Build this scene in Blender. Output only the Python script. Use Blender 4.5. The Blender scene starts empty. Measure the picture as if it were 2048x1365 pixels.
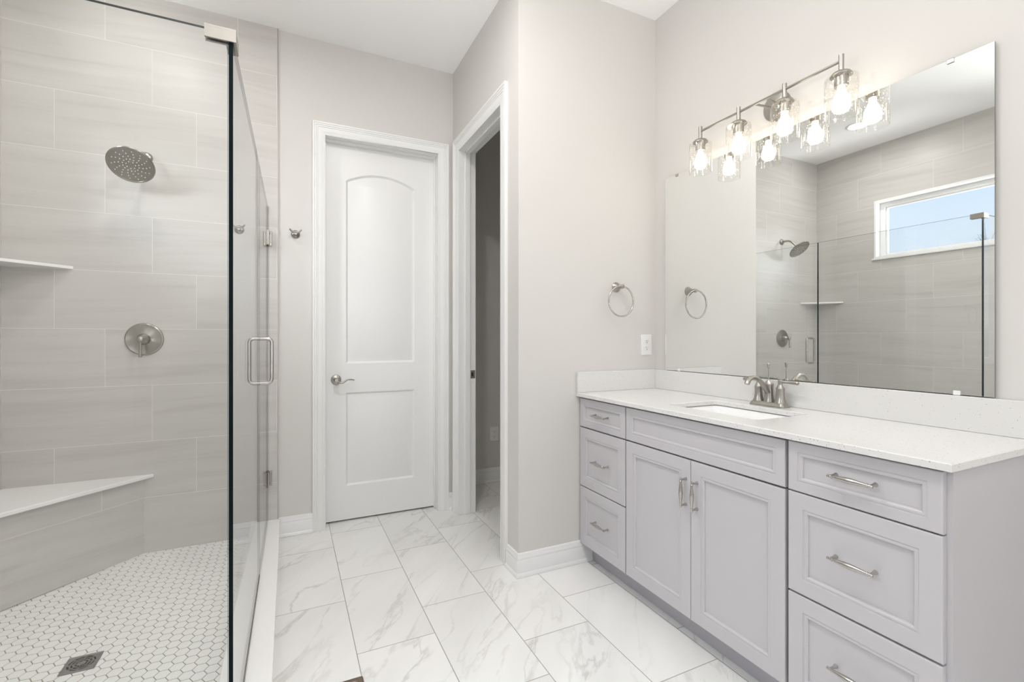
import bpy, math, random
from mathutils import Vector, Matrix
from mathutils.geometry import tessellate_polygon

sc = bpy.context.scene
COL = sc.collection
PI = math.pi

# ------------------------------------------------------------------ camera
H = 1.2196
cam = bpy.data.cameras.new('camera')
cam.sensor_width = 36.0
cam.lens = 939.4 / 2048 * 36.0
cam.shift_y = -7.1 / 2048
cam.clip_start = 0.02
cam_o = bpy.data.objects.new('camera', cam)
cam_o.location = (0, 0, H)
cam_o.rotation_euler = (PI / 2, 0, -math.radians(25.43))
COL.objects.link(cam_o)
sc.camera = cam_o

# ------------------------------------------------------------------ view, sky, shower daylight, added fill lamps
sc.view_settings.view_transform = 'Standard'
sc.view_settings.look = 'None'
sc.view_settings.gamma = 1.0
sc.view_settings.use_curve_mapping = False
sc.view_settings.exposure = 0.04
sc.cycles.max_bounces = 20
sc.cycles.diffuse_bounces = 14
sc.cycles.glossy_bounces = 8
sc.cycles.transparent_max_bounces = 24
BULB, FILL_CAN, SHOWER_CAN, SKY, DAY_S, FILL_R, FILL_L = 13.0, 300.0, 155.0, 1.08, 60.0, 235.0, 265.0  # lamp strengths; room cans, rear and left lamps are added fill

world = bpy.data.worlds.new('sky')
sc.world = world
world.use_nodes = True
wn = world.node_tree
bg = wn.nodes['Background']
bg.inputs[1].default_value = SKY
tc = wn.nodes.new('ShaderNodeTexCoord')
sx = wn.nodes.new('ShaderNodeSeparateXYZ')
cr = wn.nodes.new('ShaderNodeValToRGB')
e = cr.color_ramp.elements
e[0].position = 0.0; e[0].color = (0.62, 0.66, 0.68, 1)
e[1].position = 0.02; e[1].color = (0.92, 0.97, 1.0, 1)
for p_, c_ in ((0.14, (0.80, 0.92, 1.06, 1)), (0.34, (0.60, 0.80, 1.08, 1)), (1.0, (0.30, 0.52, 0.95, 1))):
    k_ = e.new(p_); k_.color = c_
wn.links.new(tc.outputs['Generated'], sx.inputs[0])
wn.links.new(sx.outputs[2], cr.inputs[0])
wn.links.new(cr.outputs[0], bg.inputs[0])

def window_lamp(name, loc, aim, sx, sy, watts, col):
    """area lamp outside a window: daylight at the shower, added fill at the others"""
    l = bpy.data.lights.new(name, 'AREA')
    l.shape = 'RECTANGLE'; l.size = sx; l.size_y = sy; l.energy = watts; l.color = col
    o = bpy.data.objects.new(name, l)
    o.location = loc
    o.rotation_euler = (Vector(aim) - Vector(loc)).to_track_quat('-Z', 'Y').to_euler()
    COL.objects.link(o)
window_lamp('shower_daylight', (-2.76, 0.53, 2.90), (-0.731, 3.01, 2.115), 0.75, 0.75, DAY_S, (0.88, 0.95, 1.0))
window_lamp('left_fill', (-2.35, 0.30, 0.25), (0.3, 1.0, 2.95), 1.60, 1.50, FILL_L, (1.0, 0.983, 0.99))  # added fill lamp, aimed up to brighten ceiling and doorway wall
window_lamp('rear_fill', (0.55, -3.70, 0.35), (0.40, -0.4, 2.95), 1.90, 1.60, FILL_R, (1.0, 0.972, 0.95))  # added fill lamp behind the camera, aimed up at the ceiling

# ------------------------------------------------------------------ node helpers
def srgb(r, g, b):
    f = lambda c: (c / 255 / 12.92) if c / 255 <= 0.04045 else ((c / 255 + 0.055) / 1.055) ** 2.4
    return (f(r), f(g), f(b), 1.0)

def new_mat(name):
    m = bpy.data.materials.new(name)
    m.use_nodes = True
    nt = m.node_tree
    b = nt.nodes['Principled BSDF']
    return m, nt, b

class N:
    """tiny math-node helper"""
    def __init__(s, nt): s.nt = nt
    def m(s, op, a, b=0.0, c=None):
        n = s.nt.nodes.new('ShaderNodeMath'); n.operation = op
        for i, v in enumerate((a, b) if c is None else (a, b, c)):
            if isinstance(v, (int, float)): n.inputs[i].default_value = v
            else: s.nt.links.new(v, n.inputs[i])
        return n.outputs[0]
    def vec(s, x, y, z):
        n = s.nt.nodes.new('ShaderNodeCombineXYZ')
        for i, v in enumerate((x, y, z)):
            if isinstance(v, (int, float)): n.inputs[i].default_value = v
            else: s.nt.links.new(v, n.inputs[i])
        return n.outputs[0]
    def pos(s):
        g = s.nt.nodes.new('ShaderNodeNewGeometry')
        x = s.nt.nodes.new('ShaderNodeSeparateXYZ')
        s.nt.links.new(g.outputs['Position'], x.inputs[0])
        return g.outputs['Position'], x.outputs[0], x.outputs[1], x.outputs[2]
    def noise(s, v, scale, detail=3.0, rough=0.5, dist=0.0):
        n = s.nt.nodes.new('ShaderNodeTexNoise')
        n.inputs['Scale'].default_value = scale
        n.inputs['Detail'].default_value = detail
        n.inputs['Roughness'].default_value = rough
        n.inputs['Distortion'].default_value = dist
        s.nt.links.new(v, n.inputs['Vector'])
        return n.outputs[0]
    def white(s, v):
        n = s.nt.nodes.new('ShaderNodeTexWhiteNoise'); n.noise_dimensions = '3D'
        s.nt.links.new(v, n.inputs['Vector'])
        return n.outputs[0]
    def ramp(s, f, stops):
        n = s.nt.nodes.new('ShaderNodeValToRGB')
        e = n.color_ramp.elements
        while len(e) < len(stops): e.new(0.5)
        for el, (p, c) in zip(e, stops):
            el.position = p
            el.color = c if len(c) == 4 else (*c, 1)
        s.nt.links.new(f, n.inputs[0])
        return n.outputs[0]
    def mix(s, f, a, b):
        n = s.nt.nodes.new('ShaderNodeMix'); n.data_type = 'RGBA'
        for i, v in ((0, f), (6, a), (7, b)):
            if isinstance(v, (int, float)): n.inputs[i].default_value = v
            elif isinstance(v, tuple): n.inputs[i].default_value = v
            else: s.nt.links.new(v, n.inputs[i])
        return n.outputs[2]
    def bump(s, h, strength, dist=0.001):
        n = s.nt.nodes.new('ShaderNodeBump')
        n.inputs['Strength'].default_value = strength
        n.inputs['Distance'].default_value = dist
        s.nt.links.new(h, n.inputs['Height'])
        return n.outputs[0]

def paint(name, col, rough=0.55, bump=0.06, scale=260):
    m, nt, b = new_mat(name); n = N(nt)
    p, x, y, z = n.pos()
    h = n.noise(p, scale, 2.0)
    v = n.noise(p, 1.3, 2.0)
    c2 = tuple(c * 0.97 for c in col[:3]) + (1,)
    nt.links.new(n.mix(v, c2, col), b.inputs['Base Color'])
    b.inputs['Roughness'].default_value = rough
    b.inputs['Specular IOR Level'].default_value = 0.3
    nt.links.new(n.bump(h, bump), b.inputs['Normal'])
    return m

def metal(name, col, rough):
    m, nt, b = new_mat(name); n = N(nt)
    p, x, y, z = n.pos()
    f = n.noise(p, 90, 2.0)
    nt.links.new(n.mix(f, tuple(c * 0.9 for c in col[:3]) + (1,), col), b.inputs['Base Color'])
    b.inputs['Metallic'].default_value = 1.0
    nt.links.new(n.m('MULTIPLY_ADD', f, 0.08, rough - 0.04), b.inputs['Roughness'])
    return m

def plain(name, col, rough=0.5, spec=0.4, var=0.04):
    m, nt, b = new_mat(name); n = N(nt)
    p, x, y, z = n.pos()
    f = n.noise(p, 40, 2.0)
    nt.links.new(n.mix(f, tuple(c * (1 - var) for c in col[:3]) + (1,), col), b.inputs['Base Color'])
    b.inputs['Roughness'].default_value = rough
    b.inputs['Specular IOR Level'].default_value = spec
    return m

TL, TW = 0.6128, 0.308          # 24 x 12 inch tile with joint

def wall_tile(name, du, off, stag, row0):
    """running third-bond tile; du = direction of the courses in XY, joints at off + stag*((row+row0)%3)"""
    m, nt, b = new_mat(name); n = N(nt)
    p, x, y, z = n.pos()
    u = n.m('ADD', n.m('MULTIPLY', x, du[0]), n.m('MULTIPLY', y, du[1]))
    rr = n.m('DIVIDE', n.m('SUBTRACT', 3.1137, z), TW)
    r = n.m('FLOOR', rr); fr = n.m('FRACT', rr)
    k = n.m('FLOORED_MODULO', n.m('ADD', r, row0), 3.0)
    uu = n.m('DIVIDE', n.m('SUBTRACT', n.m('SUBTRACT', u, off), n.m('MULTIPLY', k, stag)), TL)
    cu = n.m('FLOOR', uu); fu = n.m('FRACT', uu)
    g = 0.0014
    du_ = n.m('MULTIPLY', n.m('MINIMUM', fu, n.m('SUBTRACT', 1.0, fu)), TL)
    dr_ = n.m('MULTIPLY', n.m('MINIMUM', fr, n.m('SUBTRACT', 1.0, fr)), TW)
    d = n.m('MINIMUM', du_, dr_)
    grout = n.m('LESS_THAN', d, g)
    rnd = n.white(n.vec(cu, r, 3.7))
    sv = n.vec(n.m('ADD', n.m('MULTIPLY', u, 1.1), n.m('MULTIPLY', rnd, 40.0)),
               n.m('ADD', n.m('MULTIPLY', z, 17.0), n.m('MULTIPLY', n.m('SINE', n.m('MULTIPLY', u, 4.0)), 0.35)),
               n.m('MULTIPLY', rnd, 9.0))
    s1 = n.noise(sv, 1.0, 4.0, 0.55, 0.3)
    sv2 = n.vec(n.m('MULTIPLY', u, 3.0), n.m('MULTIPLY', z, 120.0), n.m('MULTIPLY', rnd, 5.0))
    s2 = n.noise(sv2, 1.0, 2.0)
    s = n.m('ADD', n.m('MULTIPLY', s1, 0.85), n.m('MULTIPLY', s2, 0.15))
    body = n.ramp(s, [(0.30, (0.49, 0.472, 0.448)), (0.45, (0.548, 0.530, 0.506)), (0.62, (0.578, 0.561, 0.537)), (0.8, (0.605, 0.59, 0.565))])
    body = n.mix(n.m('MULTIPLY', rnd, 0.16), body, (0.54, 0.52, 0.49, 1))
    nt.links.new(n.mix(grout, body, (0.70, 0.685, 0.655, 1)), b.inputs['Base Color'])
    nt.links.new(n.m('MULTIPLY_ADD', grout, 0.4, 0.40), b.inputs['Roughness'])
    b.inputs['Specular IOR Level'].default_value = 0.35
    nt.links.new(n.bump(n.m('MINIMUM', n.m('DIVIDE', d, 0.0022), 1.0), 0.5, 0.0008), b.inputs['Normal'])
    return m

def floor_tile(name):
    m, nt, b = new_mat(name); n = N(nt)
    p, x, y, z = n.pos()
    ci = n.m('DIVIDE', n.m('SUBTRACT', x, 0.2372), TW)
    i = n.m('FLOOR', ci); fx = n.m('FRACT', ci)
    vv = n.m('DIVIDE', n.m('SUBTRACT', n.m('SUBTRACT', y, 2.9085), n.m('MULTIPLY', n.m('ADD', i, 1.0), TL / 3)), TL)
    j = n.m('FLOOR', vv); fy = n.m('FRACT', vv)
    dx = n.m('MULTIPLY', n.m('MINIMUM', fx, n.m('SUBTRACT', 1.0, fx)), TW)
    dy = n.m('MULTIPLY', n.m('MINIMUM', fy, n.m('SUBTRACT', 1.0, fy)), TL)
    d = n.m('MINIMUM', dx, dy)
    grout = n.m('LESS_THAN', d, 0.0018)
    rnd = n.white(n.vec(i, j, 1.3)); rnd2 = n.white(n.vec(j, i, 8.1))
    # long diagonal veins, a new cut of the slab on every tile
    a = math.radians(52)
    al = n.m('ADD', n.m('MULTIPLY', x, math.cos(a)), n.m('MULTIPLY', y, math.sin(a)))
    ac = n.m('SUBTRACT', n.m('MULTIPLY', y, math.cos(a)), n.m('MULTIPLY', x, math.sin(a)))
    v1 = n.vec(n.m('ADD', n.m('MULTIPLY', al, 1.5), n.m('MULTIPLY', rnd, 60.0)),
               n.m('ADD', n.m('MULTIPLY', ac, 5.2), n.m('MULTIPLY', rnd2, 30.0)), n.m('MULTIPLY', rnd, 20.0))
    n1 = n.noise(v1, 1.0, 5.0, 0.55, 0.5)
    ridge = n.m('ABSOLUTE', n.m('SUBTRACT', n1, 0.5))
    thick = n.noise(v1, 2.6, 2.0)
    vein = n.m('SUBTRACT', 1.0, n.m('MINIMUM', n.m('DIVIDE', ridge, n.m('MULTIPLY_ADD', thick, 0.05, 0.004)), 1.0))
    gate = n.ramp(n.noise(v1, 0.9, 2.0), [(0.40, (0, 0, 0)), (0.62, (1, 1, 1))])
    vein = n.m('MULTIPLY', n.m('POWER', vein, 1.6), n.m('MULTIPLY_ADD', gate, 0.85, 0.12))
    cloud = n.noise(v1, 0.7, 3.0)
    base = n.ramp(cloud, [(0.3, (0.725, 0.720, 0.705)), (0.6, (0.80, 0.795, 0.78))])
    body = n.mix(n.m('MULTIPLY', vein, 0.42), base, (0.34, 0.33, 0.315, 1))
    nt.links.new(n.mix(grout, body, (0.36, 0.35, 0.335, 1)), b.inputs['Base Color'])
    nt.links.new(n.m('MULTIPLY_ADD', grout, 0.45, 0.27), b.inputs['Roughness'])
    b.inputs['Specular IOR Level'].default_value = 0.42
    nt.links.new(n.bump(n.m('MINIMUM', n.m('DIVIDE', d, 0.002), 1.0), 0.4, 0.0007), b.inputs['Normal'])
    return m

def quartz(name):
    m, nt, b = new_mat(name); n = N(nt)
    p, x, y, z = n.pos()
    def specks(scale, rad, keep):
        v = nt.nodes.new('ShaderNodeTexVoronoi')
        v.inputs['Scale'].default_value = scale
        nt.links.new(p, v.inputs['Vector'])
        sp = nt.nodes.new('ShaderNodeSeparateColor')
        nt.links.new(v.outputs['Color'], sp.inputs[0])
        return n.m('MULTIPLY', n.m('LESS_THAN', v.outputs['Distance'], n.m('MULTIPLY', sp.outputs[1], rad)), n.m('GREATER_THAN', sp.outputs[0], keep))
    a = specks(190, 0.36, 0.79)
    c = specks(330, 0.40, 0.74)
    w = specks(230, 0.36, 0.7)
    col = n.mix(n.m('MULTIPLY', w, 0.5), (0.69, 0.683, 0.672, 1), (0.76, 0.755, 0.745, 1))
    col = n.mix(n.m('MULTIPLY', c, 0.35), col, (0.50, 0.48, 0.45, 1))
    col = n.mix(n.m('MULTIPLY', a, 0.75), col, (0.33, 0.32, 0.30, 1))
    nt.links.new(col, b.inputs['Base Color'])
    b.inputs['Roughness'].default_value = 0.16
    b.inputs['Specular IOR Level'].default_value = 0.5
    return m

def glass(name, tint, ior=1.5, seeds=False):
    m = bpy.data.materials.new(name); m.use_nodes = True
    nt = m.node_tree; n = N(nt)
    nt.nodes.remove(nt.nodes['Principled BSDF'])
    out = nt.nodes['Material Output']
    g = nt.nodes.new('ShaderNodeNewGeometry')
    fr = nt.nodes.new('ShaderNodeFresnel')
    fr.inputs['IOR'].default_value = ior
    both = n.m('DIVIDE', n.m('MULTIPLY', fr.outputs[0], 2.0), n.m('ADD', fr.outputs[0], 1.0))   # the two faces of a pane together
    refl = n.m('MULTIPLY', both, n.m('SUBTRACT', 1.0, g.outputs['Backfacing']))
    tr = nt.nodes.new('ShaderNodeBsdfTransparent'); tr.inputs[0].default_value = tint
    gl = nt.nodes.new('ShaderNodeBsdfGlossy'); gl.inputs['Roughness'].default_value = 0.0
    mx = nt.nodes.new('ShaderNodeMixShader')
    nt.links.new(refl, mx.inputs[0]); nt.links.new(tr.outputs[0], mx.inputs[1]); nt.links.new(gl.outputs[0], mx.inputs[2])
    last = mx.outputs[0]
    if seeds:
        gl.inputs['Roughness'].default_value = 0.04
        v = nt.nodes.new('ShaderNodeTexVoronoi'); v.inputs['Scale'].default_value = 150
        nt.links.new(g.outputs['Position'], v.inputs['Vector'])
        sp = nt.nodes.new('ShaderNodeSeparateColor'); nt.links.new(v.outputs['Color'], sp.inputs[0])
        f = n.m('MULTIPLY', n.m('LESS_THAN', v.outputs['Distance'], n.m('MULTIPLY_ADD', sp.outputs[1], 0.22, 0.08)), n.m('GREATER_THAN', sp.outputs[0], 0.45))
        df = nt.nodes.new('ShaderNodeBsdfTranslucent'); df.inputs[0].default_value = (0.95, 0.93, 0.9, 1)
        m2 = nt.nodes.new('ShaderNodeMixShader')
        nt.links.new(n.m('MULTIPLY', f, 0.45), m2.inputs[0]); nt.links.new(last, m2.inputs[1]); nt.links.new(df.outputs[0], m2.inputs[2])
        last = m2.outputs[0]
        h = n.noise(g.outputs['Position'], 60, 3.0)
        bn = n.bump(n.m('ADD', h, n.m('MULTIPLY', f, 0.6)), 0.35, 0.002)
        nt.links.new(bn, gl.inputs['Normal'])
    nt.links.new(last, out.inputs[0])
    return m

def emit(name, col, strength):
    m = bpy.data.materials.new(name); m.use_nodes = True
    nt = m.node_tree
    nt.nodes.remove(nt.nodes['Principled BSDF'])
    e = nt.nodes.new('ShaderNodeEmission')
    e.inputs[0].default_value = col; e.inputs[1].default_value = strength
    nt.links.new(e.outputs[0], nt.nodes['Material Output'].inputs[0])
    return m

M = {}
M['wall'] = paint('wall_paint', (0.64, 0.624, 0.602, 1))
M['ceil'] = paint('ceiling_paint', (0.91, 0.91, 0.905, 1), 0.8)
M['trim'] = paint('trim_paint', (0.80, 0.80, 0.795, 1), 0.32, 0.015, 90)
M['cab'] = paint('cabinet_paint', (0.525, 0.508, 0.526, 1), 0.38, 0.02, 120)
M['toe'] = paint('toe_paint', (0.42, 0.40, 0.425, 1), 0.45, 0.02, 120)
M['tile_back'] = wall_tile('back_tile', (1, 0), -1.0866, TL / 3, 1)
M['tile_left'] = wall_tile('left_tile', (0, 1), 1.96, TL / 3, 0)
r2 = math.sqrt(0.5)
M['tile_bench'] = wall_tile('bench_tile', (r2, r2), (-0.711 + 3.187) * r2 - 0.205 - TL, TL / 3, 1)
M['floor'] = floor_tile('marble_tile')
M['quartz'] = quartz('white_quartz')
M['slab'] = plain('white_slab', (0.85, 0.845, 0.835, 1), 0.25)
M['hex'] = plain('hex_tile', (0.83, 0.825, 0.80, 1), 0.35)
M['grout'] = plain('grey_grout', (0.31, 0.295, 0.265, 1), 0.85, 0.2)
M['nickel'] = metal('brushed_nickel', (0.43, 0.408, 0.373, 1), 0.32)
M['bright'] = metal('bright_nickel', (0.55, 0.53, 0.50, 1), 0.22)
def spun(name, col, rough, c, ax):
    """metal turned on a lathe: fine circular brushing about the axis through c"""
    m = metal(name, col, rough)
    nt = m.node_tree; b = nt.nodes['Principled BSDF']
    g = nt.nodes.new('ShaderNodeNewGeometry')
    d = nt.nodes.new('ShaderNodeVectorMath'); d.operation = 'SUBTRACT'; d.inputs[1].default_value = c
    k = nt.nodes.new('ShaderNodeVectorMath'); k.operation = 'NORMALIZE'
    nt.links.new(g.outputs['Position'], d.inputs[0]); nt.links.new(d.outputs[0], k.inputs[0])
    nt.links.new(k.outputs[0], b.inputs['Tangent'])
    b.inputs['Anisotropic'].default_value = 0.9
    return m
M['drain'] = metal('drain_steel', (0.40, 0.385, 0.36, 1), 0.35)
M['brown'] = metal('brown_metal', (0.30, 0.235, 0.19, 1), 0.5)
M['dark'] = plain('dark_gap', (0.015, 0.014, 0.013, 1), 0.7)
M['glass'] = glass('clear_glass', (0.988, 0.994, 0.991, 1))
M['pane'] = glass('window_glass', (0.985, 0.99, 0.99, 1))
M['shade'] = glass('seeded_glass', (0.99, 0.985, 0.975, 1), 1.45, True)
M['edge'] = plain('glass_edge', (0.003, 0.009, 0.010, 1), 0.25, 0.08)
M['ceramic'] = plain('white_ceramic', (0.83, 0.83, 0.825, 1), 0.12, 0.5)
M['plastic'] = plain('white_plastic', (0.80, 0.795, 0.78, 1), 0.35)
M['vinyl'] = plain('white_vinyl', (0.82, 0.82, 0.815, 1), 0.35)
M['bulb'] = emit('bulb_glow', (1.0, 0.90, 0.77, 1), BULB)
M['lens'] = emit('fill_can_lens', (1.0, 0.972, 0.95, 1), FILL_CAN)  # lens of the room cans added as fill
M['lens_s'] = emit('shower_lens', (1.0, 0.975, 0.95, 1), SHOWER_CAN)
M['bark'] = plain('bark', (0.10, 0.085, 0.07, 1), 0.9, 0.1)
M['grass'] = plain('ground_grass', (0.14, 0.17, 0.07, 1), 0.95, 0.1, 0.4)
m, nt, b = new_mat('mirror_silver')
b.inputs['Metallic'].default_value = 1.0; b.inputs['Roughness'].default_value = 0.0
b.inputs['Base Color'].default_value = (0.915, 0.930, 0.920, 1)
M['mirror'] = m

# ------------------------------------------------------------------ mesh helpers
class MB:
    def __init__(s): s.v = []; s.f = []; s.mi = []
    def add(s, vs, fs, mi=0):
        o = len(s.v)
        s.v += [Vector(v) for v in vs]
        s.f += [tuple(i + o for i in f) for f in fs]
        s.mi += [mi] * len(fs)
        return s
    def box(s, x0, x1, y0, y1, z0, z1, mi=0):
        x0, x1 = min(x0, x1), max(x0, x1); y0, y1 = min(y0, y1), max(y0, y1); z0, z1 = min(z0, z1), max(z0, z1)
        vs = [(x0, y0, z0), (x1, y0, z0), (x1, y1, z0), (x0, y1, z0), (x0, y0, z1), (x1, y0, z1), (x1, y1, z1), (x0, y1, z1)]
        return s.add(vs, [(0, 3, 2, 1), (4, 5, 6, 7), (0, 1, 5, 4), (1, 2, 6, 5), (2, 3, 7, 6), (3, 0, 4, 7)], mi)
    def prism(s, pts, z0, z1, mi=0):
        """pts counter-clockwise in XY"""
        n = len(pts)
        vs = [(p[0], p[1], z0) for p in pts] + [(p[0], p[1], z1) for p in pts]
        fs = [tuple(range(n - 1, -1, -1)), tuple(range(n, 2 * n))]
        fs += [(i, (i + 1) % n, n + (i + 1) % n, n + i) for i in range(n)]
        return s.add(vs, fs, mi)
    def loops(s, loops, closed=True, cap0=False, cap1=False, mi=0):
        n = len(loops[0]); vs = [p for l in loops for p in l]; fs = []
        for a in range(len(loops) - 1):
            for i in range(n if closed else n - 1):
                j = (i + 1) % n
                fs.append((a * n + i, a * n + j, (a + 1) * n + j, (a + 1) * n + i))
        if cap0: fs.append(tuple(range(n - 1, -1, -1)))
        if cap1: fs.append(tuple(range((len(loops) - 1) * n, len(loops) * n)))
        return s.add(vs, fs, mi)
    def lathe(s, prof, org, axis=(0, 0, 1), seg=32, mi=0, cap=True):
        """prof: list of (radius, height along axis)"""
        q = Vector((0, 0, 1)).rotation_difference(Vector(axis).normalized())
        org = Vector(org); L = []
        for r, h in prof:
            L.append([org + q @ Vector((max(r, 1e-5) * math.cos(2 * PI * k / seg), max(r, 1e-5) * math.sin(2 * PI * k / seg), h)) for k in range(seg)])
        return s.loops(L, True, cap, cap, mi)
    def tube(s, pts, rad, seg=12, mi=0, cap=True, closed=False, squash=None):
        pts = [Vector(p) for p in pts]; n = len(pts)
        if not hasattr(rad, '__len__'): rad = [rad] * n
        tang = []
        for i in range(n):
            a = pts[(i - 1) % n] if (closed or i > 0) else pts[i]
            b = pts[(i + 1) % n] if (closed or i < n - 1) else pts[i]
            tang.append((b - a).normalized())
        up = Vector((0, 0, 1)) if abs(tang[0].z) < 0.9 else Vector((1, 0, 0))
        nrm = (up - tang[0] * up.dot(tang[0])).normalized(); L = []
        for i in range(n):
            if i: 
                nrm = (nrm - tang[i] * nrm.dot(tang[i])).normalized()
            bi = tang[i].cross(nrm)
            sq = squash[i] if squash else 1.0
            L.append([pts[i] + (nrm * math.cos(2 * PI * k / seg) * sq + bi * math.sin(2 * PI * k / seg)) * rad[i] for k in range(seg)])
        if closed: L.append(L[0])
        return s.loops(L, True, cap and not closed, cap and not closed, mi)
    def sphere(s, c, r, seg=20, mi=0, sz=1.0):
        k = 10
        return s.lathe([(r * math.sin(PI * i / k), -r * sz * math.cos(PI * i / k)) for i in range(k + 1)], c, (0, 0, 1), seg, mi)

def link(name, mb, mats, parent=None, smooth=None, bevel=0.0, bseg=2):
    me = bpy.data.meshes.new(name)
    lo = Vector((min(v[i] for v in mb.v) for i in range(3))); hi = Vector((max(v[i] for v in mb.v) for i in range(3)))
    c = (lo + hi) / 2
    me.from_pydata([v - c for v in mb.v], [], mb.f)
    if not isinstance(mats, (list, tuple)): mats = [mats]
    for mt in mats: me.materials.append(mt)
    for p, k in zip(me.polygons, mb.mi): p.material_index = k
    me.validate()
    import bmesh
    bm = bmesh.new(); bm.from_mesh(me)
    bmesh.ops.remove_doubles(bm, verts=bm.verts, dist=1e-6)
    bmesh.ops.recalc_face_normals(bm, faces=bm.faces)
    bm.to_mesh(me); bm.free()
    if smooth:
        me.shade_smooth() if hasattr(me, 'shade_smooth') else None
        me.set_sharp_from_angle(angle=math.radians(smooth))
    o = bpy.data.objects.new(name, me); COL.objects.link(o)
    w = Vector(parent['w']) if parent else Vector((0, 0, 0))
    o.location = c - w
    if parent: o.parent = parent
    o['w'] = tuple(c)
    if bevel:
        bv = o.modifiers.new('bevel', 'BEVEL'); bv.width = bevel; bv.segments = bseg; bv.limit_method = 'ANGLE'; bv.angle_limit = math.radians(40)
        bv.harden_normals = False
    return o

def thing(name, label, cat, loc, group=None):
    o = bpy.data.objects.new(name, None); COL.objects.link(o)
    o.empty_display_size = 0.05
    o.location = loc; o['w'] = tuple(loc); o['label'] = label; o['category'] = cat
    if group: o['group'] = group
    return o

def tag(o, label, cat, group=None):
    o['label'] = label; o['category'] = cat
    if group: o['group'] = group
    return o

def struct(o, label=None, cat=None):
    o['kind'] = 'structure'
    if label: o['label'] = label
    if cat: o['category'] = cat
    return o

def bare(name, loc, label=None, cat=None):
    o = bpy.data.objects.new(name, None); COL.objects.link(o)
    o.empty_display_size = 0.05; o.location = loc; o['w'] = tuple(loc)
    return struct(o, label, cat)

# ------------------------------------------------------------------ room dimensions
XL, XR = -1.285, 1.960         # tiled left wall, vanity wall
YB, YT = 3.200, 3.187          # painted back wall, face of its shower tile
YS = 2.147                     # short wall at the end of the vanity
XD = 1.057                     # wall with the open doorway
ZC = 3.097                     # ceiling
YF, YE = -2.6, 3.66            # wall behind the camera, far wall of the toilet room
SX1 = -0.0612                  # right edge of the shower tile
W0, W1, WZ0, WZ1 = 1.49, 2.633, 1.990, 2.553   # shower window opening
GA, GB = (-0.1365, 1.43), (-0.118, YT)         # line of the glass door and side panel
CURB = 0.117

# ------------------------------------------------------------------ floor and ceiling
o = struct(link('floor', MB().box(-1.45, 2.45, YF - 0.1, YE + 0.1, -0.06, 0.0), M['floor']), 'white marble-look floor tile with grey diagonal veins', 'floor')
struct(link('ceiling', MB().box(-1.45, 2.45, YF - 0.1, YE + 0.1, ZC, ZC + 0.06), M['ceil']), 'flat white ceiling', 'ceiling')
struct(link('ground', MB().box(-16, -1.6, -8, 14, -0.45, -0.35), M['grass']), 'grassy ground outside the shower window', 'ground')

# shower pan: hexagon mosaic laid with a slight fall to the drain
DR = (-0.687, 2.236)
def pan_z(x, y): return 0.020 + 0.018 * min(1.0, math.hypot(x - DR[0], y - DR[1]) / 0.85)
def clip_poly(poly, x0, x1, y0, y1):
    for ax, lim, sgn in ((0, x0, 1), (0, x1, -1), (1, y0, 1), (1, y1, -1)):
        out = []
        for i, a in enumerate(poly):
            b = poly[(i + 1) % len(poly)]
            da, db = (a[ax] - lim) * sgn, (b[ax] - lim) * sgn
            if da >= 0: out.append(a)
            if (da >= 0) != (db >= 0):
                t = da / (da - db); out.append((a[0] + (b[0] - a[0]) * t, a[1] + (b[1] - a[1]) * t))
        poly = out
        if len(poly) < 3: return []
    return poly
mb = MB()
px0, px1, py0, py1 = XL, -0.197, 1.498, YT
ng = 18
for i in range(ng):
    for j in range(ng):
        xa, xb = px0 + (px1 - px0) * i / ng, px0 + (px1 - px0) * (i + 1) / ng
        ya, yb = py0 + (py1 - py0) * j / ng, py0 + (py1 - py0) * (j + 1) / ng
        mb.add([(x, y, pan_z(x, y) - 0.0012) for x, y in ((xa, ya), (xb, ya), (xb, yb), (xa, yb))], [(0, 1, 2, 3)], 1)
FH = 0.0458; DX = FH * math.sqrt(3) / 2 * 0.985; RH = (FH - 0.0034) / math.sqrt(3)
hx, hy = -0.7158, 2.6262
for i in range(-40, 40):
    for j in range(-60, 60):
      cx = hx + i * DX; cy = hy + j * FH + (i % 2) * FH / 2
      poly = [(cx + RH * math.cos(PI / 3 * k), cy + RH * math.sin(PI / 3 * k)) for k in range(6)]
      poly = clip_poly(poly, px0 + 0.002, px1 - 0.002, py0 + 0.002, py1 - 0.002)
      if len(poly) < 3: continue
      pieces = [poly]
      if abs(cx - DR[0]) < 0.08 and abs(cy - DR[1]) < 0.08:
          dq = 0.0515
          pieces = [clip_poly(poly, -9, DR[0] - dq, -9, 9), clip_poly(poly, DR[0] + dq, 9, -9, 9), clip_poly(poly, DR[0] - dq, DR[0] + dq, -9, DR[1] - dq), clip_poly(poly, DR[0] - dq, DR[0] + dq, DR[1] + dq, 9)]
      for poly in pieces:
        if len(poly) < 3: continue
        n = len(poly); gx = sum(p[0] for p in poly) / n; gy = sum(p[1] for p in poly) / n
        top = [(gx + (p[0] - gx) * 0.97, gy + (p[1] - gy) * 0.97, pan_z(*p)) for p in poly]
        low = [(p[0], p[1], pan_z(*p) - 0.0014) for p in poly]
        mb.loops([low, top], True, False, True, 0)
mb.box(px0, px1, py0, py1, 0.001, 0.012, 1)
struct(link('shower_floor', mb, [M['hex'], M['grout']]), 'white hexagon mosaic shower floor with grey grout', 'floor')

# ------------------------------------------------------------------ walls
def wall(name, boxes, mat, label):
    mb = MB()
    for bx in boxes: mb.box(*bx)
    return struct(link(name, mb, mat), label, 'wall')

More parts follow.
